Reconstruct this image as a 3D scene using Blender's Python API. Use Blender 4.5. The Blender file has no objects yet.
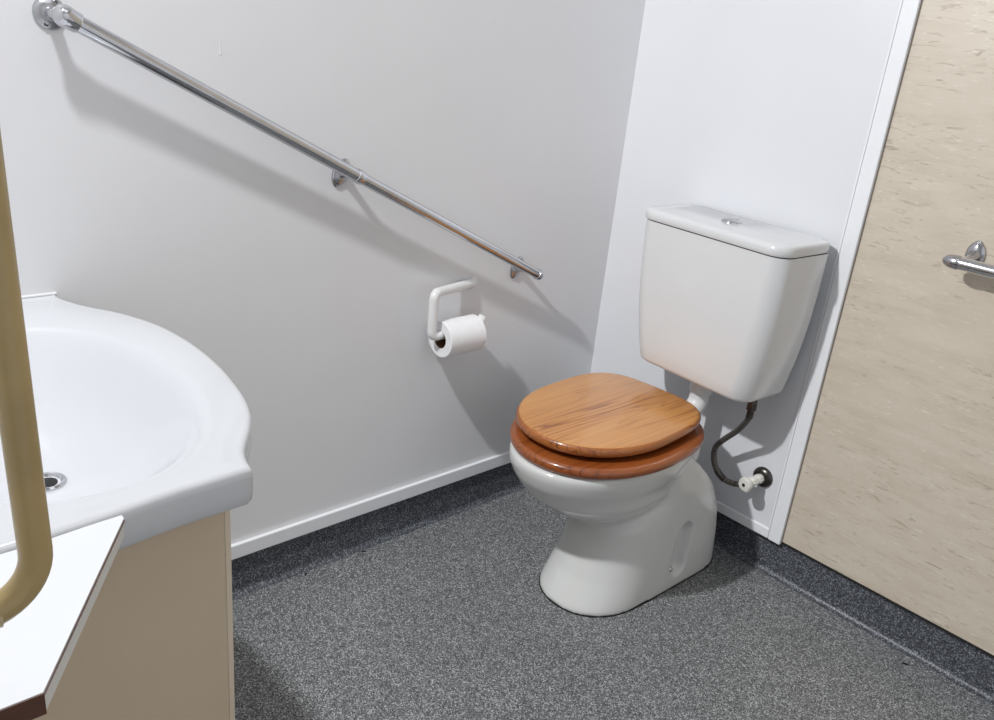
import bpy, bmesh, math, random
from mathutils import Vector, Matrix
random.seed(7)
PI = math.pi
sc = bpy.context.scene
C = sc.collection

# ------------------------------------------------------------------ materials
def new_mat(name):
    m = bpy.data.materials.new(name); m.use_nodes = True
    nt = m.node_tree
    b = nt.nodes['Principled BSDF']
    return m, nt, b

def lin(r, g, b):
    f = lambda c: c / 12.92 if c <= .04045 else ((c + .055) / 1.055) ** 2.4
    return (f(r / 255), f(g / 255), f(b / 255), 1)

def nd(nt, t, **kw):
    n = nt.nodes.new(t)
    for k, v in kw.items():
        if k in n.inputs: n.inputs[k].default_value = v
        else: setattr(n, k, v)
    return n

def coords(nt, scale=(1, 1, 1), rot=(0, 0, 0)):
    tc = nd(nt, 'ShaderNodeTexCoord'); mp = nd(nt, 'ShaderNodeMapping')
    mp.inputs['Scale'].default_value = scale; mp.inputs['Rotation'].default_value = rot
    nt.links.new(tc.outputs['Object'], mp.inputs['Vector'])
    return mp.outputs['Vector']

def ramp(nt, fac, stops):
    r = nd(nt, 'ShaderNodeValToRGB')
    e = r.color_ramp.elements
    while len(e) < len(stops): e.new(.5)
    for el, (p, c) in zip(e, stops): el.position = p; el.color = c
    nt.links.new(fac, r.inputs['Fac'])
    return r.outputs['Color']

def noise(nt, vec, scale, detail=3, rough=.5, dist=0):
    n = nd(nt, 'ShaderNodeTexNoise', Scale=scale, Detail=detail, Roughness=rough, Distortion=dist)
    nt.links.new(vec, n.inputs['Vector'])
    return n.outputs['Fac']

def mixc(nt, fac, a, b, mode='MIX'):
    m = nd(nt, 'ShaderNodeMix', data_type='RGBA', blend_type=mode)
    for s, v in ((0, fac), (6, a), (7, b)):
        if isinstance(v, (int, float)): m.inputs[s].default_value = v
        elif isinstance(v, tuple): m.inputs[s].default_value = v
        else: nt.links.new(v, m.inputs[s])
    return m.outputs[2]

def bump(nt, b, h, strength=.2, dist=.001):
    n = nd(nt, 'ShaderNodeBump', Strength=strength, Distance=dist)
    nt.links.new(h, n.inputs['Height']); nt.links.new(n.outputs['Normal'], b.inputs['Normal'])

def plain(name, col, rough=.4, metal=0., spec=.5, var=.03, vs=9., coat=0.):
    m, nt, b = new_mat(name)
    v = coords(nt)
    c2 = tuple(max(0, x * (1 - var * 2)) for x in col[:3]) + (1,)
    nt.links.new(ramp(nt, noise(nt, v, vs, 4), [(.35, c2), (.65, col)]), b.inputs['Base Color'])
    b.inputs['Roughness'].default_value = rough; b.inputs['Metallic'].default_value = metal
    b.inputs['Specular IOR Level'].default_value = spec
    if coat: b.inputs['Coat Weight'].default_value = coat; b.inputs['Coat Roughness'].default_value = .06
    return m

def vinyl(name, dark, mid, light, scale=230):
    m, nt, b = new_mat(name)
    v = coords(nt)
    vo = nd(nt, 'ShaderNodeTexVoronoi', Scale=scale); nt.links.new(v, vo.inputs['Vector'])
    sep = nd(nt, 'ShaderNodeSeparateColor'); nt.links.new(vo.outputs['Color'], sep.inputs['Color'])
    c = ramp(nt, sep.outputs[0], [(0, dark), (.32, dark), (.42, mid), (.74, mid), (.93, light), (1, light)])
    c2 = ramp(nt, noise(nt, v, 2.3, 4), [(.3, (.90, .90, .90, 1)), (.7, (1, 1, 1, 1))])
    nt.links.new(mixc(nt, 1., c, c2, 'MULTIPLY'), b.inputs['Base Color'])
    b.inputs['Roughness'].default_value = .42
    bump(nt, b, sep.outputs[1], .25, .0006)
    return m

def wood(name, tone, rot=0.):
    m, nt, b = new_mat(name)
    a, bb, d = tone
    v = coords(nt, (1, .06, 1), (0, 0, rot))
    n0 = noise(nt, v, 12, 3, .45, .5)
    mul = nd(nt, 'ShaderNodeMath', operation='MULTIPLY'); nt.links.new(n0, mul.inputs[0]); mul.inputs[1].default_value = 17.
    fr = nd(nt, 'ShaderNodeMath', operation='FRACT'); nt.links.new(mul.outputs[0], fr.inputs[0])
    c = ramp(nt, fr.outputs[0], [(0, bb), (.08, a), (.55, a), (.86, bb), (.95, d), (1, bb)])
    # the grain lines fade in and out over the board
    fade = ramp(nt, noise(nt, coords(nt, (1, .35, 1), (0, 0, rot)), 9, 2), [(.42, (0, 0, 0, 1)), (.62, (1, 1, 1, 1))])
    c = mixc(nt, fade, a, c)
    fine = ramp(nt, noise(nt, coords(nt, (1, .02, 1), (0, 0, rot)), 260, 3), [(.3, (.90, .87, .84, 1)), (.65, (1, 1, 1, 1))])
    board = ramp(nt, noise(nt, coords(nt, (1, .03, 1), (0, 0, rot)), 10, 1), [(.40, (.90, .85, .79, 1)), (.58, (1, 1, 1, 1))])
    c = mixc(nt, 1., c, fine, 'MULTIPLY'); c = mixc(nt, 1., c, board, 'MULTIPLY')
    nt.links.new(c, b.inputs['Base Color'])
    b.inputs['Roughness'].default_value = .3
    b.inputs['Coat Weight'].default_value = .6; b.inputs['Coat Roughness'].default_value = .08
    bump(nt, b, fr.outputs[0], .03, .001)
    return m

def wall_paint(name, col, rough, marks=.0, coat=0.):
    m, nt, b = new_mat(name)
    v = coords(nt)
    big = ramp(nt, noise(nt, v, 3.5, 5), [(.3, tuple(x * .97 for x in col[:3]) + (1,)), (.7, col)])
    spots = ramp(nt, noise(nt, v, 55, 2), [(.79, (1, 1, 1, 1)), (.83, (.72, .72, .72, 1))])
    nt.links.new(mixc(nt, marks, big, mixc(nt, 1., big, spots, 'MULTIPLY')), b.inputs['Base Color'])
    b.inputs['Roughness'].default_value = rough
    bump(nt, b, noise(nt, v, 60, 3), .05, .002)
    return m

def beige_laminate(name):
    m, nt, b = new_mat(name)
    base = lin(200, 189, 173)
    tilt = (0, math.radians(-4), 0)
    soft = ramp(nt, noise(nt, coords(nt, (1, 1, 5), tilt), 7, 5, .55, .3), [(.28, lin(192, 180, 163)), (.5, base), (.74, lin(205, 195, 180))])
    patch = ramp(nt, noise(nt, coords(nt, (1, 1, 1.8), tilt), 4.5, 4), [(.42, (0, 0, 0, 1)), (.58, (1, 1, 1, 1))])
    n2 = noise(nt, coords(nt, (1, 1, 5.5), tilt), 24, 8, .68, .9)
    dk = ramp(nt, n2, [(.56, (0, 0, 0, 1)), (.64, (1, 1, 1, 1))])
    mm = nd(nt, 'ShaderNodeMath', operation='MULTIPLY'); nt.links.new(dk, mm.inputs[0]); nt.links.new(patch, mm.inputs[1])
    m2 = nd(nt, 'ShaderNodeMath', operation='MULTIPLY'); nt.links.new(mm.outputs[0], m2.inputs[0]); m2.inputs[1].default_value = .7
    c = mixc(nt, m2.outputs[0], soft, lin(150, 136, 116))
    lt = ramp(nt, noise(nt, coords(nt, (1.2, 1, 7), tilt), 30, 7, .66, .8), [(.58, (0, 0, 0, 1)), (.67, (.7, .7, .7, 1))])
    c = mixc(nt, lt, c, lin(220, 212, 199))
    worn = ramp(nt, noise(nt, coords(nt, (1, 1, 2.2), tilt), 60, 6, .7), [(.66, (0, 0, 0, 1)), (.74, (.7, .7, .7, 1))])
    c = mixc(nt, worn, c, lin(176, 162, 142))
    nt.links.new(c, b.inputs['Base Color'])
    b.inputs['Roughness'].default_value = .38
    return m

M = {}
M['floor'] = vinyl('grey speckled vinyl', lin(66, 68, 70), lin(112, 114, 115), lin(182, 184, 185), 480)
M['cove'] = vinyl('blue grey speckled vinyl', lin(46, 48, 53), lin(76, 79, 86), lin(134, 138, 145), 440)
M['wall'] = wall_paint('grey white wall paint', lin(229, 229, 231), .38, .5)
M['panel'] = wall_paint('white board paint', lin(220, 221, 225), .35, .35)
M['trim'] = wall_paint('white trim paint', lin(232, 233, 236), .3)
M['ceiling'] = wall_paint('white ceiling paint', lin(235, 235, 235), .8)
M['off'] = wall_paint('grey ceiling paint', lin(190, 190, 190), .8)
M['beige'] = beige_laminate('streaked beige laminate')
M['ceramic'] = plain('white glazed ceramic', lin(214, 215, 213), .12, var=.008, coat=.3)
M['acrylic'] = plain('white acrylic basin', lin(217, 219, 223), .13, var=.006, coat=.4)
M['plastic'] = plain('white plastic', lin(233, 233, 233), .3, var=.01)
M['cistern'] = plain('white glossy plastic', lin(218, 219, 220), .18, var=.008, coat=.25)
M['chrome'] = plain('polished chrome', lin(205, 206, 210), .12, 1., var=.03, vs=30)
M['chrome_dull'] = plain('worn chrome', lin(190, 190, 194), .22, 1., var=.08, vs=40)
M['dark_metal'] = plain('tarnished dark chrome', lin(96, 92, 88), .3, 1., var=.15, vs=60)
M['screw'] = plain('steel screw', lin(120, 120, 122), .35, 1.)
M['seam'] = plain('dark rubber and gap shadow', lin(28, 26, 25), .7)  # rubber parts and cistern seam, also the painted gap shadows
M['sealant'] = plain('grey brown sealant', lin(150, 142, 132), .6)
M['hole'] = plain('dark drain hole', lin(18, 18, 18), .6)
M['lid_wood'] = wood('varnished honey pine', (lin(210, 151, 86), lin(190, 126, 64), lin(146, 90, 44)))
M['ring_wood'] = wood('varnished red brown pine', (lin(156, 86, 40), lin(134, 68, 29), lin(82, 40, 17)), .5)
M['tan'] = plain('tan coated tube', lin(186, 162, 112), .32, var=.08, vs=14, coat=.15)
M['tan_light'] = plain('cream coated sleeve', lin(206, 190, 150), .35, var=.05)
M['laminate'] = plain('white laminate', lin(232, 234, 238), .3, var=.01)
M['edge_band'] = plain('off white edge band', lin(229, 227, 222), .45, var=.04)
M['brown'] = wood('dark brown edge', (lin(96, 58, 40), lin(84, 48, 32), lin(52, 28, 20)), PI / 2)
M['cab'] = plain('beige melamine', lin(222, 203, 176), .45, var=.015, vs=5)
M['cab_edge_lit'] = plain('lit beige edging', lin(234, 219, 196), .45, var=.01)
M['paper'] = plain('white tissue paper', lin(240, 240, 242), .9, spec=.1, var=.015, vs=60)
M['card'] = plain('brown cardboard core', lin(112, 84, 60), .9, spec=.1)
M['valve'] = plain('off white valve plastic', lin(226, 224, 216), .4, var=.03, vs=40)
M['scrap'] = plain('black scrap', lin(24, 22, 20), .8)

def braid():
    m, nt, b = new_mat('braided steel sleeve')
    v = coords(nt, (1, 1, 1), (0, .6, .4))
    w = nd(nt, 'ShaderNodeTexChecker', Scale=420.); nt.links.new(v, w.inputs['Vector'])
    c = ramp(nt, w.outputs['Fac'], [(0, lin(60, 56, 52)), (1, lin(138, 132, 126))])
    nt.links.new(c, b.inputs['Base Color'])
    b.inputs['Metallic'].default_value = .8; b.inputs['Roughness'].default_value = .4
    bump(nt, b, w.outputs['Fac'], .5, .001)
    return m
M['braid'] = braid()

# ------------------------------------------------------------------ mesh helpers
def obj(name, bm, mat, parent=None, smooth=True, angle=40, bevel=0, seg=2, subsurf=0):
    me = bpy.data.meshes.new(name)
    bmesh.ops.recalc_face_normals(bm, faces=bm.faces)
    bm.to_mesh(me); bm.free()
    for p_ in me.polygons: p_.use_smooth = smooth
    o = bpy.data.objects.new(name, me); C.objects.link(o)
    for mm in (mat if isinstance(mat, (list, tuple)) else [mat]): me.materials.append(mm)
    if smooth: me.set_sharp_from_angle(angle=math.radians(angle))
    if bevel:
        md = o.modifiers.new('Bevel', 'BEVEL'); md.width = bevel; md.segments = seg; md.limit_method = 'ANGLE'
        md.angle_limit = math.radians(35); md.harden_normals = False
    if subsurf:
        md = o.modifiers.new('Sub', 'SUBSURF'); md.levels = subsurf; md.render_levels = subsurf
    if parent: put_under(o, parent)
    return o

def put_under(o, parent):
    w = Matrix.Identity(4)
    q = parent
    chain = []
    while q: chain.append(q); q = q.parent
    for q in reversed(chain): w = w @ q.matrix_parent_inverse @ q.matrix_basis
    o.parent = parent; o.matrix_parent_inverse = w.inverted()

def thing(name, label, cat, loc, group=None):
    o = bpy.data.objects.new(name, None); C.objects.link(o)
    o.empty_display_size = .03
    o.location = loc; o['label'] = label; o['category'] = cat
    if group: o['group'] = group
    return o

def tag(o, label, cat, group=None):
    o['label'] = label; o['category'] = cat
    if group: o['group'] = group
    return o

def struct(name, bm, m, **kw):
    o = obj(name, bm, m, **kw); o['kind'] = 'structure'
    return o

def box(bm, x0, x1, y0, y1, z0, z1):
    vs = [bm.verts.new((x, y, z)) for z in (z0, z1) for x, y in ((x0, y0), (x1, y0), (x1, y1), (x0, y1))]
    for f in ((3, 2, 1, 0), (4, 5, 6, 7), (0, 1, 5, 4), (1, 2, 6, 5), (2, 3, 7, 6), (3, 0, 4, 7)):
        bm.faces.new([vs[i] for i in f])
    return bm
def B(*a):
    return box(bmesh.new(), *a)

def loft(bm, rings, cap0=True, cap1=True, closed=False):
    R = [[bm.verts.new(p) for p in r] for r in rings]
    n = len(R[0])
    pairs = list(zip(R, R[1:])) + ([(R[-1], R[0])] if closed else [])
    for a, b in pairs:
        for i in range(n):
            j = (i + 1) % n
            bm.faces.new((a[i], a[j], b[j], b[i]))
    if not closed:
        if cap0: bm.faces.new(R[0][::-1])
        if cap1: bm.faces.new(R[-1])
    return bm

def tube(bm, pts, r, n=20, caps=True):
    pts = [Vector(p) for p in pts]
    rs = r if isinstance(r, (list, tuple)) else [r] * len(pts)
    rings = []; ref = None
    for i, p in enumerate(pts):
        d = (pts[min(i + 1, len(pts) - 1)] - pts[max(i - 1, 0)]).normalized()
        if ref is None:
            ref = Vector((0, 0, 1)) if abs(d.z) < .9 else Vector((1, 0, 0))
        u = (ref - d * ref.dot(d)).normalized(); w = d.cross(u); ref = u
        rings.append([p + (u * math.cos(2 * PI * k / n) + w * math.sin(2 * PI * k / n)) * rs[i] for k in range(n)])
    return loft(bm, rings, caps, caps)

def lathe(bm, base, axis, prof, n=28, caps=True):
    """prof: (distance along the axis, radius)"""
    base = Vector(base); d = Vector(axis).normalized()
    ref = Vector((0, 0, 1)) if abs(d.z) < .9 else Vector((1, 0, 0))
    u = (ref - d * ref.dot(d)).normalized(); w = d.cross(u)
    rings = [[base + d * t + (u * math.cos(2 * PI * k / n) + w * math.sin(2 * PI * k / n)) * max(r, 1e-5) for k in range(n)] for t, r in prof]
    return loft(bm, rings, caps, caps)

def spline(pts, n=10):
    P = [Vector(p) for p in pts]; P = [P[0] * 2 - P[1]] + P + [P[-1] * 2 - P[-2]]
    out = []
    for i in range(1, len(P) - 2):
        a, b, c, d = P[i - 1:i + 3]
        for k in range(n):
            t = k / n
            out.append(.5 * ((2 * b) + (c - a) * t + (2 * a - 5 * b + 4 * c - d) * t * t + (3 * b - a - 3 * c + d) * t ** 3))
    out.append(P[-2]); return out

def bend(pts, r, n=8):
    """polyline with rounded corners"""
    P = [Vector(p) for p in pts]; out = [P[0]]
    for i in range(1, len(P) - 1):
        a = (P[i - 1] - P[i]).normalized(); b = (P[i + 1] - P[i]).normalized()
        half = a.angle(b) / 2; t = r / math.tan(half)
        p0 = P[i] + a * t; p1 = P[i] + b * t
        cen = P[i] + (a + b).normalized() * (r / math.sin(half))
        v0 = p0 - cen; v1 = p1 - cen; ang = v0.angle(v1)
        for k in range(n + 1):
            s = k / n
            out.append(cen + (v0 * math.sin((1 - s) * ang) + v1 * math.sin(s * ang)) / math.sin(ang))
    out.append(P[-1]); return out

def interp(tab, t):
    if t <= tab[0][0]: return tab[0][1]
    for (a, x), (b, y) in zip(tab, tab[1:]):
        if t <= b: return x + (y - x) * (t - a) / (b - a)
    return tab[-1][1]

def egg(cx, cy, a, bf, bb, nf=2.1, nb=2.6, n=72):
    """closed plan outline; front towards -y"""
    out = []
    for k in range(n):
        t = 2 * PI * k / n; c, s = math.cos(t), math.sin(t)
        e = nf if s < 0 else nb; b = bf if s < 0 else bb
        out.append((cx + a * math.copysign(abs(c) ** (2 / e), c), cy + b * math.copysign(abs(s) ** (2 / e), s)))
    return out

# ------------------------------------------------------------------ the room
YF, XR, ZT, YD = -1.86, 2.5, 2.4, -2.9
struct('floor', B(-.02, XR, YD, .03, -.05, 0), M['floor'], smooth=False)
struct('ceiling', B(-.1, XR + .1, YD, .1, ZT, ZT + .05), M['off'], smooth=False)
struct('wall_left', B(-.08, 0, YF, .08, .100, ZT), M['wall'], smooth=False)
struct('wall_back', B(.0, XR, .006, .08, .102, ZT), M['beige'], smooth=False)
struct('wall_panel', B(0, .640, -.001, .006, .118, ZT), M['panel'], smooth=False)
struct('wall_right', B(XR, XR + .08, YD, .08, 0, ZT), M['panel'], smooth=False)
bm = B(-.08, 1.0, YF - .1, YF, 0, ZT)
struct('wall_front', bm, M['wall'], smooth=False)
bm = box(B(1.0, XR, YD - .08, YD, 0, ZT), .92, 1.0, YD, YF - .1, 0, ZT)
struct('wall_hallway', bm, M['panel'], smooth=False)

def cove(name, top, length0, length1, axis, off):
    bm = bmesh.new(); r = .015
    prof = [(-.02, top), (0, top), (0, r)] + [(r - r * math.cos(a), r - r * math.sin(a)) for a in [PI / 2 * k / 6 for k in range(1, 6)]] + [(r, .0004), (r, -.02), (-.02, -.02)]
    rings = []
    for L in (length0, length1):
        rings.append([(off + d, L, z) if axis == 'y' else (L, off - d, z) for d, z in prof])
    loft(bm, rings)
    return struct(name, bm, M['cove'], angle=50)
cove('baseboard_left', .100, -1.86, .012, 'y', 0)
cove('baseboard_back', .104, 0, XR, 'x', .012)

# white skirting strip and panel trims
def strip(name, bm, bev=.002):
    return struct(name, bm, M['trim'], smooth=False, bevel=bev)
strip('trim_1', B(0, .010, YF, -.001, .099, .1345), .0025)
strip('trim_2', B(.645, .678, -.0045, .006, .096, ZT), .002)
strip('trim_3', B(.010, .6445, -.0055, .006, .097, .124), .003)
# fine groove filler between board and right hand trim
strip('trim_4', B(.640, .6445, -.004, .006, .124, ZT), .0008)
# dark strip painting in the shadow gap below the beige sheet; sealant beside trim
struct('gap_shadow_strip', B(.678, XR, .003, .010, .1005, .1035), M['seam'], smooth=False)
struct('trim_6', B(.678, .6795, .003, .0065, .103, ZT), M['sealant'], smooth=False)

# ------------------------------------------------------------------ grab rails
def flange(parent, base, axis, kind='oval', up=(0, 0, 1)):
    """wall plate with screws; axis points off the wall"""
    bm = bmesh.new(); ax = Vector(axis)
    up = Vector(up).normalized(); side = ax.cross(up).normalized(); base = Vector(base)
    def ring(t, s):
        out = []
        for k in range(36):
            a = 2 * PI * k / 36
            if kind == 'oval':
                e = abs(math.cos(a)) ** 1.35
                x = math.copysign(e, math.cos(a)) * .0185 * s; y = math.sin(a) * .0305 * s
            else:
                x = math.cos(a) * .0240 * s; y = math.sin(a) * .0240 * s
            out.append(base + ax * t + side * x + up * y)
        return out
    loft(bm, [ring(0, 1), ring(.003, 1), ring(.006, .86), ring(.0085, .55), ring(.0095, .4)])
    f = obj('flange', bm, M['chrome_dull'], parent, angle=50)
    for s in (-1, 1):
        sb = bmesh.new()
        p_ = base + up * (s * (.0205 if kind == 'oval' else .0170)) + ax * .0045
        lathe(sb, p_, ax, [(0, .0042), (.0022, .0040), (.0030, .0028), (.0026, .0010)], 14)
        obj('screw', sb, M['screw'], f)
    return f

# long sloping rail on the left wall
S0 = Vector((.06, -1.3805, 1.1747)); S1 = Vector((.06, -.332, .662))
DR = (S1 - S0).normalized()
ga = thing('grab_rail', 'long chrome grab rail sloping down across the grey wall above the toilet roll', 'grab rail', (0, -.9, .93))
mid = S0 + DR * .559
tube_bm = tube(bmesh.new(), [S0 + DR * .010, mid + DR * .016], .0127, 28)
obj('rail_tube', tube_bm, M['chrome'], ga)
obj('rail_tube', tube(bmesh.new(), [mid + DR * .012, S1], .0117, 28), M['chrome'], ga)
obj('collar', lathe(bmesh.new(), mid + DR * .006, DR, [(0, .0128), (.001, .0142), (.009, .0146), (.012, .0136), (.016, .0136), (.018, .0128), (.0185, .0118)]), M['chrome'], ga)
obj('end_cap', lathe(bmesh.new(), S1 - DR * .002, DR, [(-.004, .0122), (-.003, .0136), (.004, .0138), (.010, .0125), (.0150, .0085), (.0172, .0035), (.0176, 0)]), M['chrome'], ga)
FY, FZ = S0.y - .003, S0.z + .0005
PERP = (0, -DR.z, DR.y * -1 if DR.y < 0 else DR.y)
flange(ga, (0, FY, FZ), (1, 0, 0), 'round', PERP)
obj('standoff', tube(bmesh.new(), [(.004, FY, FZ), (.010, FY, FZ), (.052, S0.y - .003, S0.z + .001)], [.0125, .0088, .0086], 20), M['chrome'], ga)
bm = bmesh.new()
lathe(bm, S0 - DR * .0165, DR, [(.0, .0005), (.0008, .005), (.0035, .0105), (.008, .0145), (.0135, .0163), (.019, .0163), (.024, .0152), (.036, .0150), (.0375, .0140), (.0378, .0127)], 32)
obj('elbow', bm, M['chrome'], ga)
for t, rr in ((.568, .0072), (1.146, .0070)):
    p_ = S0 + DR * t
    flange(ga, (0, p_.y, p_.z - .005), (1, 0, 0), 'oval', PERP)
    obj('standoff', lathe(bmesh.new(), (.004, p_.y, p_.z - .005), (1, 0, .08), [(0, .013), (.006, .010), (.016, rr), (.046, rr)]), M['chrome_dull'], ga)

# short rail on the beige wall
gb = thing('grab_rail', 'chrome grab rail with rounded end cap mounted on the beige wall', 'grab rail', (.93, .006, .887))
q0 = Vector((.905, -.062, .8865)); q1 = Vector((1.5, -.062, .8865)); dx = Vector((1, 0, 0))
obj('rail_tube', tube(bmesh.new(), [q0, q1], .0125, 28), M['chrome'], gb)
obj('end_cap', lathe(bmesh.new(), q0, -dx, [(-.003, .0128), (0, .0140), (.008, .0140), (.018, .0122), (.025, .0085), (.0290, .004), (.0298, 0)]), M['chrome_dull'], gb)
obj('end_cap', lathe(bmesh.new(), q1, dx, [(-.003, .0128), (0, .0140), (.008, .0140), (.018, .0122), (.025, .0085), (.0290, .004), (.0298, 0)]), M['chrome_dull'], gb)
for xx in (.909, 1.43):
    flange(gb, (xx, .006, .8955), (0, -1, 0))
    obj('standoff', lathe(bmesh.new(), (xx, .002, .8955), (0, -1, -.14), [(0, .013), (.007, .010), (.018, .0076), (.052, .0076)]), M['chrome_dull'], gb)

# ------------------------------------------------------------------ toilet roll and its holder
th = thing('toilet_roll_holder', 'white plastic bent tube toilet roll holder on the grey wall', 'toilet roll holder', (0, -.59, .65))
XR_ = .058
hp = bend([(-.001, -.4915, .6425), (XR_, -.654, .6555), (XR_, -.654, .5505), (XR_, -.512, .5545), (XR_, -.500, .5790)], .0135, 8)
obj('bent_tube', tube(bmesh.new(), hp, .0108, 24), M['plastic'], th)
obj('wall_mount', lathe(bmesh.new(), (-.001, -.4905, .6424), (1, 0, 0), [(0, .0150), (.003, .0150), (.0045, .0135)], 24), M['plastic'], th)
def roll():
    t = thing('toilet_roll', 'white toilet roll hanging on the bent tube holder', 'toilet roll', (XR_, -.57, .500))
    zc = .5405; y0, y1 = -.628, -.522
    bm = lathe(bmesh.new(), (XR_, y0, zc), (0, 1, 0), [(0, .0215), (0, .0420), (.0012, .0432), (y1 - y0 - .0012, .0432), (y1 - y0, .0420), (y1 - y0, .0215), (.002, .0215)][:6], 64, caps=False)
    # inner wall
    obj('paper', lathe_close(bm), M['paper'], t, angle=30)
    obj('core', lathe(bmesh.new(), (XR_, y0 + .0005, zc), (0, 1, 0), [(0, .0214), (y1 - y0 - .001, .0214), (y1 - y0 - .001, .0203), (0, .0203), (0, .0214)], 48, caps=False), M['card'], t, angle=30)
    bm = bmesh.new()      # loose tail of the sheet
    prof = [(-.0433, .0), (-.0440, -.010), (-.0425, -.020), (-.0405, -.028)]
    rings = []
    for dxx, dz in prof:
        rings.append([(XR_ + dxx, y0 + .001, zc + dz), (XR_ + dxx, y1 - .001, zc + dz), (XR_ + dxx - .0006, y1 - .001, zc + dz), (XR_ + dxx - .0006, y0 + .001, zc + dz)])
    obj('loose_sheet', loft(bm, rings), M['paper'], t)
def lathe_close(bm):
    bm.verts.ensure_lookup_table()
    n = 64; L = len(bm.verts) // n
    a = [bm.verts[i] for i in range(n)]; b = [bm.verts[(L - 1) * n + i] for i in range(n)]
    for i in range(n):
        j = (i + 1) % n
        bm.faces.new((a[j], a[i], b[i], b[j]))
    return bm
roll()

# ------------------------------------------------------------------ toilet
tw = thing('toilet', 'white ceramic toilet with closed honey brown wooden seat and lid', 'toilet', (.39, -.33, 0))
CX = .386
def turn0(pts, deg=3.0, px=.386, py=-.372):
    c, s_ = math.cos(math.radians(deg)), math.sin(math.radians(deg))
    return [(px + (x - px) * c - (y - py) * s_, py + (x - px) * s_ + (y - py) * c) for x, y in pts]
def pan_mesh():
    bm = bmesh.new()
    # bowl: (z, half width, front y, back y)
    rows = [(.372, .173, -.632, -.15), (.366, .177, -.639, -.148), (.350, .177, -.639, -.148), (.325, .172, -.631, -.15), (.30, .163, -.615, -.155),
            (.275, .156, -.597, -.16), (.25, .136, -.566, -.17), (.228, .114, -.532, -.18), (.21, .094, -.498, -.2), (.19, .072, -.455, -.22)]
    rings = []
    for z, a, yf, yb in rows:
        cy = -.37
        rings.append([(x, y, z) for x, y in turn0(egg(CX - .003 + .032 * max(0, (.30 - z) / .12), cy, a, cy - yf, yb - cy, 2.1, 2.3))])
    loft(bm, rings)
    # rear deck under the hinges
    rings = []
    for z, s in ((.372, .96), (.366, 1), (.31, .99), (.27, .95), (.262, .9)):
        rings.append([(x, y, z) for x, y in egg(CX + .002, -.26, .128 * s, .13 * s, .118 * s, 5, 5)])
    loft(bm, rings)
    # pedestal and trap housing
    yb_t = [(0, -.044), (.1, -.055), (.16, -.072), (.20, -.092), (.245, -.124), (.28, -.158), (.31, -.192), (.335, -.222), (.352, -.255)]
    yf_t = [(0, -.536), (.012, -.534), (.035, -.520), (.07, -.499), (.11, -.482), (.15, -.470), (.19, -.460), (.22, -.44), (.25, -.41), (.30, -.37), (.352, -.34)]
    hw_t = [(0, .123), (.02, .123), (.06, .121), (.12, .119), (.2, .118), (.27, .117), (.32, .113), (.352, .104)]
    rings = []
    for z in [0, .004, .012, .02, .035, .05, .07, .09, .11, .13, .15, .17, .19, .205, .22, .235, .25, .265, .28, .30, .315, .33, .343, .352]:
        yf, yb, hw = interp(yf_t, z), interp(yb_t, z), interp(hw_t, z)
        cy = yf + min(.155, (yb - yf) * .55)
        pts = []
        n = 72
        for k in range(n):
            t = 2 * PI * k / n; c, s = math.cos(t), math.sin(t)
            if s < 0:
                x = math.copysign(abs(c) ** (2 / 2.15), c) * hw; y = cy - (cy - yf) * abs(s) ** (2 / 2.15)
                x -= .0
            else:
                x = math.copysign(abs(c) ** (2 / 7), c) * (hw + .006 * abs(s) ** .4); y = cy + (yb - cy) * abs(s) ** (2 / 7)
            pts.append((.4325 + x, y - .004, z))
        rings.append(pts)
    loft(bm, rings)
    return bm
pan = obj('pan', pan_mesh(), M['ceramic'], tw)
md = pan.modifiers.new('Remesh', 'REMESH'); md.mode = 'VOXEL'; md.voxel_size = .004; md.use_smooth_shade = True
dg = bpy.context.evaluated_depsgraph_get()
me = bpy.data.meshes.new_from_object(pan.evaluated_get(dg))
pan.modifiers.clear(); old = pan.data; pan.data = me; bpy.data.meshes.remove(old)
if not me.materials: me.materials.append(M['ceramic'])
bm = bmesh.new(); bm.from_mesh(me)
for it in range(9):
    vv = [v for v in bm.verts if v.co.z > .012]
    bmesh.ops.smooth_vert(bm, verts=vv, factor=.5, use_axis_x=True, use_axis_y=True, use_axis_z=True)
# moulded pockets on both flanks that hold the floor bolts
def pocket(bm, sgn):
    a = Vector((0, -.236, .146)); b = Vector((0, -.245, .060)); rad = .0305
    for v in bm.verts:
        if (v.co.x - .4325) * sgn < .09: continue
        p_ = Vector((0, v.co.y, v.co.z)); ab = b - a
        t = max(0, min(1, (p_ - a).dot(ab) / ab.dot(ab))); d = (p_ - (a + ab * t)).length
        if d < rad:
            s = min(1, (rad - d) / .010); s = s * s * (3 - 2 * s)
            v.co.x -= sgn * .023 * s
pocket(bm, 1); pocket(bm, -1)
for it in range(1): bmesh.ops.smooth_vert(bm, verts=[v for v in bm.verts if v.co.z > .012], factor=.4, use_axis_x=True, use_axis_y=True, use_axis_z=True)
for f in bm.faces: f.smooth = True
bm.to_mesh(me); bm.free()
def foot_shadow():
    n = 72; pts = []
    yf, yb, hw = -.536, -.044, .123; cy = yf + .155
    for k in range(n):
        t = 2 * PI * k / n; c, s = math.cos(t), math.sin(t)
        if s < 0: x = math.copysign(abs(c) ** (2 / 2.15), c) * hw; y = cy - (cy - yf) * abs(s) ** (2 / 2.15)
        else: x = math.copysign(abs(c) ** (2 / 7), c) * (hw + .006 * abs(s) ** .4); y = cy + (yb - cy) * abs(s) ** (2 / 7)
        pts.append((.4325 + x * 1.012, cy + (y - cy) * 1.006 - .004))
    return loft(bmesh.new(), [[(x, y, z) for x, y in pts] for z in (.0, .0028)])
obj('base_shadow', foot_shadow(), M['seam'], tw)  # thin dark ring painting in the gap shadow around the foot
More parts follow.
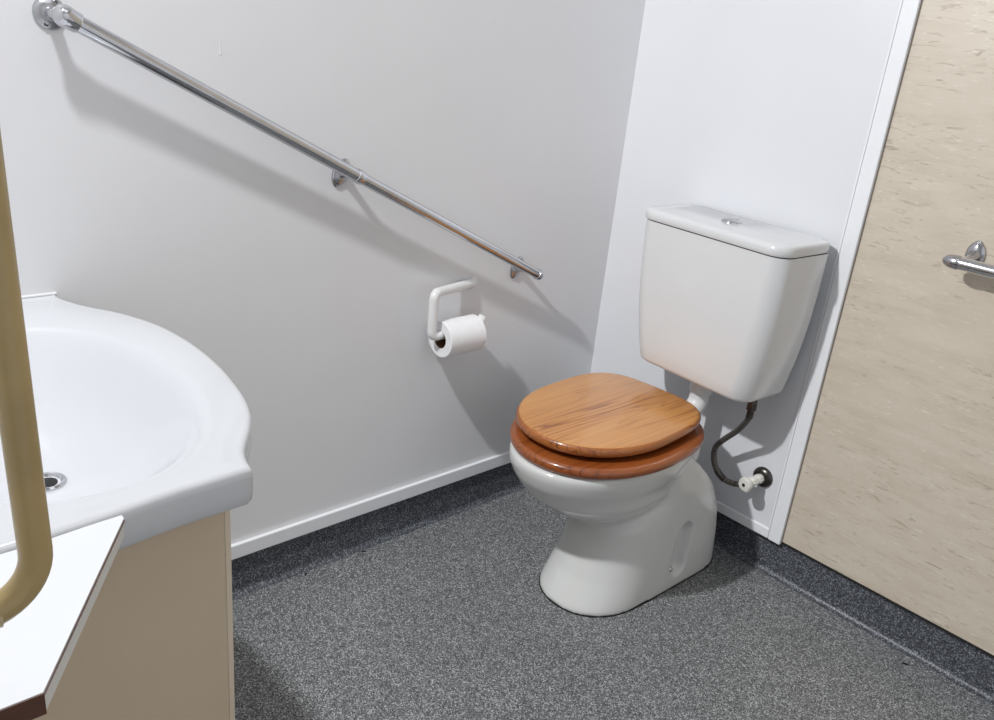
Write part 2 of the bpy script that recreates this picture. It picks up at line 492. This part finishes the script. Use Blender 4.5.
obj('floor_bolt', lathe(bmesh.new(), (.541, -.262, .050), (1, -.15, .1), [(-.004, .0078), (.006, .0075), (.010, .005), (.0115, .0015)], 18), M['chrome_dull'], tw)

def slab(outline_fn, z0, z1, rnd, steps=6):
    rings = []
    for k in range(steps + 1):                       # bottom rounding, going outwards
        a = PI / 2 * k / steps
        rings.append([(x, y, z0 + rnd * (1 - math.cos(a))) for x, y in outline_fn(rnd * (1 - math.sin(a)))])
    for k in range(steps + 1):                       # top rounding, going inwards
        a = PI / 2 * k / steps
        rings.append([(x, y, z1 - rnd * (1 - math.sin(a))) for x, y in outline_fn(rnd * (1 - math.cos(a)))])
    return rings

N = 96
def turn(pts, deg=4.0, px=CX, py=-.372):
    c, s_ = math.cos(math.radians(deg)), math.sin(math.radians(deg))
    return [(px + (x - px) * c - (y - py) * s_, py + (x - px) * s_ + (y - py) * c) for x, y in pts]
def lid_out(i): return turn(egg(CX - .019, -.376, .1745 - i, .230 - i, .221 - i, 2.1, 3.6, N))
lid_rings = slab(lid_out, .4075, .4325, .0115)
lidb = loft(bmesh.new(), lid_rings)
lid = obj('seat_lid', lidb, M['lid_wood'], tw, angle=50)
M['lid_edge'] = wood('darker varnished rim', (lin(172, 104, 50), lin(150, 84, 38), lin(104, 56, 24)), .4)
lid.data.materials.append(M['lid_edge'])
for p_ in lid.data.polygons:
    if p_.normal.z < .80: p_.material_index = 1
lid['label'] = 'honey coloured pine lid'
def ring_out(i): return turn(egg(CX - .005, -.372, .1895 - i, .260 - i, .230 - i, 2.1, 2.7, N))
def ring_in(i): return turn(egg(CX, -.385, .108 + i, .150 + i, .120 + i, 2.0, 2.0, N))
outer = slab(ring_out, .3720, .3970, .0115); inner = slab(ring_in, .3720, .3970, .0095)
ringb = loft(bmesh.new(), outer + inner[::-1], closed=True)
ring = obj('seat_ring', ringb, M['ring_wood'], tw, angle=50)
ring['label'] = 'red brown wooden seat ring'
for sx in (-1, 1):
    for yy in (-.46, -.25):
        obj('bumper', lathe(bmesh.new(), (CX + sx * .118, yy, .3968), (0, 0, 1), [(0, .008), (.0112, .007)], 16), M['seam'], lid)
    hb = tube(bmesh.new(), [(CX - .006 + sx * .062 - .014, -.134, .399), (CX - .006 + sx * .062 + .014, -.134, .399)], .006, 18)
    h = obj('hinge', hb, M['dark_metal'], tw)
    obj('hinge_post', lathe(bmesh.new(), (CX - .006 + sx * .062, -.134, .37), (0, 0, 1), [(0, .012), (.004, .012), (.006, .007), (.024, .007)], 18), M['dark_metal'], h)

# ------------------------------------------------------------------ cistern
ct = thing('toilet_cistern', 'white cistern with chrome button hung on the white board above the toilet', 'cistern', (.419, -.004, .65))
def rrect(hw, yb, yf, rf, rb, n=10):
    """plan outline, local: x centred, back at yb, front at yf (negative)"""
    out = []
    for cx, cy, r, a0 in ((hw - rf, yf + rf, rf, -PI / 2), (hw - rb, yb - rb, rb, 0), (-hw + rb, yb - rb, rb, PI / 2), (-hw + rf, yf + rf, rf, PI)):
        for k in range(n + 1):
            a = a0 + PI / 2 * k / n
            out.append((cx + r * math.cos(a), cy + r * math.sin(a)))
    return out
ROT = Matrix.Rotation(math.radians(-3.0), 3, 'Z'); ORG = Vector((.4385, -.0195, 0))
def cpos(p): return ORG + ROT @ Vector(p)
rows = [(0.4845, 0.1555, -0.1420, .034), (0.4857, 0.1615, -0.1510, .040), (0.4890, 0.1650, -0.1565, .045), (0.4965, 0.1677, -0.1600, .047), (0.5265, 0.1740, -0.1635, .048), (0.5665, 0.1815, -0.1670, .048), (0.6165, 0.1885, -0.1700, .047),
        (0.6765, 0.1940, -0.1725, .045), (0.7465, 0.1970, -0.1745, .042), (0.8065, 0.1980, -0.1755, .040), (0.8325, 0.1980, -0.1760, .040)]
obj('tank', loft(bmesh.new(), [[cpos((x, y, z)) for x, y in rrect(hw, 0, yf, rf, .008)] for z, hw, yf, rf in rows]), M['cistern'], ct, angle=50)
obj('seam', loft(bmesh.new(), [[cpos((x, y, z)) for x, y in rrect(.1965, -.003, -.1745, .040, .008)] for z in (.8315, .8360)]), M['seam'], ct)
lr = [(0.8355, 0.1990, -0.1790, .040), (0.8390, 0.2010, -0.1810, .041), (0.8485, 0.2010, -0.1810, .041), (0.8545, 0.2000, -0.1800, .041), (0.8580, 0.1970, -0.1770, .039), (0.8595, 0.1925, -0.1725, .036), (0.8602, 0.1755, -0.1560, .03)]
cl = obj('cistern_lid', loft(bmesh.new(), [[cpos((x, y, z)) for x, y in rrect(hw, .002, yf, rf, .022)] for z, hw, yf, rf in lr]), M['cistern'], ct, angle=50)
bp = cpos((-.012, -.078, .8597))
bz = obj('flush_button', lathe(bmesh.new(), bp, (0, 0, 1), [(0, .0230), (.002, .0230), (.0045, .0212), (.0050, .0195), (.0036, .0185), (.0030, .017)], 40), M['chrome'], ct)
for s in (-1, 1):
    bm = bmesh.new(); pts = []
    for k in range(25):
        a = PI * k / 24
        pts.append((.0172 * math.cos(a), .0172 * math.sin(a) * s + .0009 * s))
    Rb = Matrix.Rotation(math.radians(62), 2)
    pts2 = [Rb @ Vector(p_) for p_ in pts]
    loft(bm, [[(bp.x + q.x * sc_, bp.y + q.y * sc_, bp.z + z) for q in pts2] for z, sc_ in ((.001, 1), (.0048, 1), (.0056, .93))])
    obj('button_half', bm, M['chrome_dull'], bz, angle=30)

fp = thing('flush_pipe', 'white plastic flush pipe elbow running from cistern down behind the seat', 'pipe', (.425, -.09, .40))
fpts = bend([(.425, -.088, .484), (.425, -.088, .405), (.420, -.165, .335)], .04, 8)
obj('elbow_tube', tube(bmesh.new(), fpts, .0245, 28), M['plastic'], fp)
obj('collar', lathe(bmesh.new(), (.425, -.088, .432), (0, .12, 1), [(0, .0245), (.002, .0285), (.028, .0285), (.032, .031), (.0495, .031)], 32), M['plastic'], fp)

# ------------------------------------------------------------------ water supply
sv = thing('stop_valve', 'off white plastic stop valve on a dark metal wall plate low on the white board', 'valve', (.596, -.001, .248))
VZ = .248; VX = .594
obj('wall_plate', lathe(bmesh.new(), (VX, -.001, VZ), (0, -1, 0), [(0, .0265), (.003, .0265), (.008, .0235), (.012, .016), (.0125, .012)], 36), M['dark_metal'], sv)
obj('valve_body', lathe(bmesh.new(), (VX, -.009, VZ), (-.12, -1, -.06), [(0, .010), (.006, .0125), (.018, .0125), (.019, .0095), (.024, .0095), (.025, .0125), (.038, .0125), (.042, .010), (.052, .009)], 8), M['valve'], sv, angle=25)
hw = lathe(bmesh.new(), (VX - .006, -.058, VZ - .003), (-.12, -1, -.06), [(0, .008), (.003, .0160), (.006, .0175), (.013, .0175), (.016, .0160), (.017, .007)], 24)
hd = obj('handle', hw, M['valve'], sv)
obj('handle_screw', lathe(bmesh.new(), (VX - .008, -.0745, VZ - .004), (-.12, -1, -.06), [(0, .0045), (.002, .004), (.0025, .001)], 14), M['seam'], hd)
ho = thing('water_hose', 'braided metal water hose curving from cistern base to the stop valve', 'hose', (.55, -.06, .22))
hp = spline([(.582, -.115, .484), (.582, -.115, .462), (.579, -.112, .430), (.547, -.090, .380), (.512, -.078, .338), (.487, -.068, .303), (.487, -.066, .270), (.500, -.063, .242), (.524, -.058, .224), (.552, -.050, .2225), (.571, -.043, .234), (.588, -.036, .246)], 7)
obj('braided_sleeve', tube(bmesh.new(), hp, .0072, 16), M['braid'], ho)
obj('nut', lathe(bmesh.new(), (.582, -.115, .4535), (0, 0, 1), [(0, .0085), (.003, .0125), (.020, .0125), (.027, .0115)], 6), M['dark_metal'], ho, smooth=False)
obj('ferrule', tube(bmesh.new(), hp[7:14], .0086, 16), M['dark_metal'], ho)
obj('ferrule', tube(bmesh.new(), hp[49:57], .0086, 16), M['dark_metal'], ho)
obj('nut', lathe(bmesh.new(), hp[-9], hp[-2] - hp[-9], [(0, .0085), (.002, .0105), (.013, .0105), (.015, .009)], 6), M['dark_metal'], ho, smooth=False)

# ------------------------------------------------------------------ vanity: basin, cabinet, side shelf, tan rail
BZ = .739
half = [(.0, -1.412), (.018, -1.411), (.045, -1.403), (.084, -1.384), (.127, -1.356), (.187, -1.330), (.25, -1.3155), (.325, -1.310)]
mir = 2 * .347
right = [(.40, -1.3125), (.47, -1.3215), (.525, -1.333), (.565, -1.3465), (.60, -1.3655), (.634, -1.388), (.652, -1.398), (.672, -1.4045), (.689, -1.4075)]
front = [(.6945, -1.412), (.6950, -1.43), (.697, -1.494), (.7045, -1.558), (.709, -1.615), (.712, -1.67), (.712, -1.74), (.712, YF + .002)]
curve = [tuple(p_.to_2d()) for p_ in spline([(x, y, 0) for x, y in half + right], 6)] + front
poly = curve + [(0.0, YF + .002)]
# even sampling of the closed outline so every loft ring has the same points
def resample(poly, n):
    P = [Vector(p_) for p_ in poly]; L = [0]
    for a, b in zip(P, P[1:] + P[:1]): L.append(L[-1] + (b - a).length)
    out = []
    for k in range(n):
        t = L[-1] * k / n
        i = max(j for j in range(len(P)) if L[j] <= t)
        a, b = P[i], P[(i + 1) % len(P)]
        out.append(a + (b - a) * ((t - L[i]) / max(L[i + 1] - L[i], 1e-9)))
    return out
NB = 288
OUT = resample(poly, NB)
def inset(pts, d):
    n = len(pts); res = []
    for i in range(n):
        t = pts[(i + 2) % n] - pts[i - 2]; t.normalize()
        nrm = Vector((t.y, -t.x))
        res.append(pts[i] + nrm * d)
    return res
# orientation test: the inset must move towards the middle
cen = Vector((.36, -1.58))
if (inset(OUT, .01)[40] - cen).length > (OUT[40] - cen).length: SG = -1
else: SG = 1
BC = Vector((.392, -1.548))
def bowl_ring(ax, bf, bb, n=2.3):
    """bowl outline sampled by angle of the matching rim point"""
    res = []
    for p_ in OUT:
        d = p_ - BC; a = math.atan2(d.y / .9, d.x)
        c, s = math.cos(a), math.sin(a)
        b = bf if s > 0 else bb
        res.append(Vector((BC.x + ax * math.copysign(abs(c) ** (2 / n), c), BC.y + b * math.copysign(abs(s) ** (2 / n), s))))
    return res
def z3(pts, z): return [(p_.x, p_.y, z) for p_ in pts]
rings = [z3(inset(OUT, SG * .012), .6945), z3(inset(OUT, SG * .004), .6925), z3(inset(OUT, SG * .0015), .6965), z3(OUT, .708), z3(OUT, .728), z3(inset(OUT, SG * .0012), .7345), z3(inset(OUT, SG * .004), .738), z3(inset(OUT, SG * .009), .7392)]
for ax, bf, bb, z in ((.272, .186, .190, .7372), (.262, .177, .182, .7345), (.252, .168, .174, .728), (.240, .158, .165, .717), (.222, .144, .15, .700), (.200, .127, .133, .680), (.170, .105, .110, .657), (.130, .079, .084, .637), (.085, .053, .056, .6225), (.045, .036, .037, .6155), (.024, .023, .023, .6135)):
    rings.append(z3(bowl_ring(ax, bf, bb, 2.0 if ax < .1 else 2.15), z))
wb = thing('washbasin', 'white vanity washbasin with curved bow front on the beige cabinet', 'washbasin', (.36, -1.58, .68))
obj('bowl', loft(bmesh.new(), rings, cap0=False, cap1=True), M['acrylic'], wb, angle=60)
dr = obj('drain', lathe(bmesh.new(), (BC.x, BC.y, .6105), (0, 0, 1), [(0, .020), (.002, .0235), (.0055, .0235), (.0075, .0215), (.0068, .0185), (.0030, .0160), (.002, .013)], 36), M['chrome'], wb)
obj('drain_hole', lathe(bmesh.new(), (BC.x, BC.y, .6105), (0, 0, 1), [(.0022, .0125), (.0042, .0125), (.0044, .010)], 28), M['hole'], dr)
# sealant bead where the basin meets the wall
obj('sealant', tube(bmesh.new(), [(.001, -1.413, BZ + .0005), (.001, -1.6, BZ + .0005), (.001, YF + .004, BZ + .0005)], .0028, 10), M['trim'], wb)

vc = thing('vanity_cabinet', 'beige melamine vanity cabinet under the white washbasin', 'cabinet', (.34, -1.64, 0))
obj('end_panel', B(.639, .655, YF + .001, -1.4212, .0, .6910), M['cab'], vc, smooth=False, bevel=.0008)
obj('end_panel', B(.002, .018, YF + .001, -1.4212, .0, .6910), M['cab'], vc, smooth=False, bevel=.0008)
obj('bottom_panel', B(.018, .639, YF + .001, -1.443, .08, .096), M['cab'], vc, smooth=False)
obj('back_panel', B(.018, .639, YF + .001, YF + .008, .096, .60), M['cab'], vc, smooth=False)
obj('plinth', B(.018, .639, -1.48, -1.464, 0, .08), M['cab'], vc, smooth=False)
for xa, xb in ((.0195, .3300), (.3325, .6375)):
    d_ = obj('door', B(xa, xb, -1.4400, -1.4225, .084, .648), M['cab'], vc, smooth=False, bevel=.0015)
    hx = .30 if xa < .2 else .372
    obj('knob', lathe(bmesh.new(), (hx, -1.4230, .60), (0, 1, 0), [(0, .006), (.012, .006), (.016, .013), (.022, .013), (.025, .009)], 20), M['plastic'], d_)
obj('lit_edge_strip', B(.6395, .6557, -1.4268, -1.4200, .001, .6910), M['cab_edge_lit'], vc, smooth=False)  # lighter beige paints in the lit look of the cabinet's front edge

sh = thing('side_shelf', 'white laminate corner-cut shelf butted against the end of the washbasin', 'shelf', (.8, -1.7, .715))
sp = [(.7135, YF + .001), (.7135, -1.640), (.7085, -1.590), (.7066, -1.5570), (.7130, -1.5570), (.9090, -1.6845), (.9090, YF + .001)]
obj('board', loft(bmesh.new(), [[(x, y, z) for x, y in sp] for z in (.7165, .7340)]), M['edge_band'], sh, smooth=False)
obj('top_sheet', loft(bmesh.new(), [[(x, y, z) for x, y in sp] for z in (.7342, .7356)]), M['laminate'], sh, smooth=False)
def edge(x0, y0, x1, y1, th_, z0, z1):
    a = Vector((x0, y0)); b = Vector((x1, y1)); t = (b - a).normalized(); n_ = Vector((t.y, -t.x))
    if n_.x < 0: n_ = -n_
    bm = bmesh.new()
    pts = [a, b, b + n_ * th_, a + n_ * th_]
    return loft(bm, [[(p_.x, p_.y, z) for p_ in pts] for z in (z0, z1)])
e1 = obj('front_edge', edge(.9092, -1.6840, .9092, YF + .001, .0012, .7160, .7352), M['brown'], sh, smooth=False)
e1['label'] = 'dark brown front edge'
e2 = obj('edge_line', edge(.7135, -1.5568, .9092, -1.6843, .0006, .7322, .7341), M['brown'], sh, smooth=False)
e2['label'] = 'thin brown line along the cut edge'

tr = thing('grab_rail', 'tan coated tubular grab rail rising over the side shelf beside the washbasin', 'grab rail', (.893, YF, .806))
tp = bend([(.893, YF, .806), (.893, -1.6745, .806), (.893, -1.6800, 1.50), (.893, YF, 1.50)], .040, 12)
obj('bent_tube', tube(bmesh.new(), tp, .0111, 32), M['tan'], tr)
obj('sleeve', tube(bmesh.new(), [(.893, YF + .004, .806), (.893, -1.7020, .806)], .0114, 32), M['tan_light'], tr)
for zz in (.806, 1.50):
    obj('mount_plate', lathe(bmesh.new(), (.893, YF, zz), (0, 1, 0), [(0, .0195), (.003, .0195), (.006, .0175), (.0065, .015)], 32), M['tan_light'], tr)

# ------------------------------------------------------------------ scraps on the floor
def scrap(loc, rz, L, label):
    bm = bmesh.new()
    pts = [(-L, -.0015, 0), (-L * .3, -.003, 0), (L, -.001, 0), (L * .6, .002, 0), (-L * .5, .0025, 0)]
    Rz = Matrix.Rotation(rz, 3, 'Z')
    loft(bm, [[Vector(loc) + Rz @ Vector((x * s, y * s, z)) for x, y, _ in pts] for z, s in ((.0, 1), (.0015, 1), (.0022, .5))])
    return tag(obj('debris_scrap', bm, M['scrap']), label, 'scrap', 'black scraps on the floor')
scrap((1.035, -.036, .0002), .3, .0075, 'small black scrap on the floor below the beige wall')
scrap((.022, -.947, .0002), 2.2, .006, 'small black scrap near the grey wall, the one closer to the washbasin')
scrap((.021, -.788, .0002), .9, .0055, 'small black scrap near the grey wall, the one closer to the toilet')

drip = tube(bmesh.new(), [(.0002, -1.1160, 1.162), (.0003, -1.1162, 1.150), (.0003, -1.1165, 1.138), (.0006, -1.1166, 1.133), (.0007, -1.1166, 1.131), (.0002, -1.1166, 1.129)], [.0003, .0006, .0007, .0013, .0015, .0005], 10)
tag(obj('paint_drip', drip, M['wall']), 'thin dried paint drip on the grey wall above the long sloping rail', 'drip')

# ------------------------------------------------------------------ light
def point(name, loc, watts, rad, col):
    d = bpy.data.lights.new(name, 'POINT'); d.energy = watts; d.shadow_soft_size = rad; d.color = col
    o = bpy.data.objects.new(name, d); C.objects.link(o); o.location = loc; return o
def area(name, loc, rot, size, watts, col):
    d = bpy.data.lights.new(name, 'AREA'); d.shape = 'RECTANGLE'; d.size, d.size_y = size; d.energy = watts; d.color = col
    o = bpy.data.objects.new(name, d); C.objects.link(o); o.location = loc; o.rotation_euler = rot; return o
lamp = point('vanity_lamp', (.35, -1.525, 1.715), 25.5, .03, (.975, .99, 1))
# even throw of the lamp over the room
lamp.data.use_nodes = True
lnt = lamp.data.node_tree
fo = lnt.nodes.new('ShaderNodeLightFalloff'); fo.inputs['Strength'].default_value = 1
lnt.links.new(fo.outputs['Constant'], lnt.nodes['Emission'].inputs['Strength'])
area('ceiling_fill', (1.2, -1.1, ZT - .02), (0, 0, 0), (1.0, .7), 2.2, (.97, .99, 1))  # weak soft fill light added below the unseen ceiling
w = bpy.data.worlds.new('World'); sc.world = w; w.use_nodes = True
w.node_tree.nodes['Background'].inputs[0].default_value = (.8, .85, .9, 1)
w.node_tree.nodes['Background'].inputs[1].default_value = .3

# ------------------------------------------------------------------ camera
cd = bpy.data.cameras.new('Camera'); cam = bpy.data.objects.new('Camera', cd); C.objects.link(cam); sc.camera = cam
cd.sensor_fit = 'HORIZONTAL'; cd.sensor_width = 36; cd.lens = 843.638 / 994 * 36; cd.clip_start = .01
r = Vector((0.66231079, 0.74306087, 0.09594246)); u = Vector((-0.33407214, 0.17826446, 0.92553638)); d = Vector((-0.67062674, 0.64504443, -0.36630241))
m4 = Matrix.Identity(4)
for i in range(3): m4[i][0] = r[i]; m4[i][1] = u[i]; m4[i][2] = -d[i]
m4.translation = Vector((1.46491108, -1.79312933, 1.22136751))
cam.matrix_world = m4

sc.view_settings.view_transform = 'Standard'; sc.view_settings.look = 'None'
sc.view_settings.gamma = 1; sc.view_settings.use_curve_mapping = False
sc.view_settings.exposure = 0
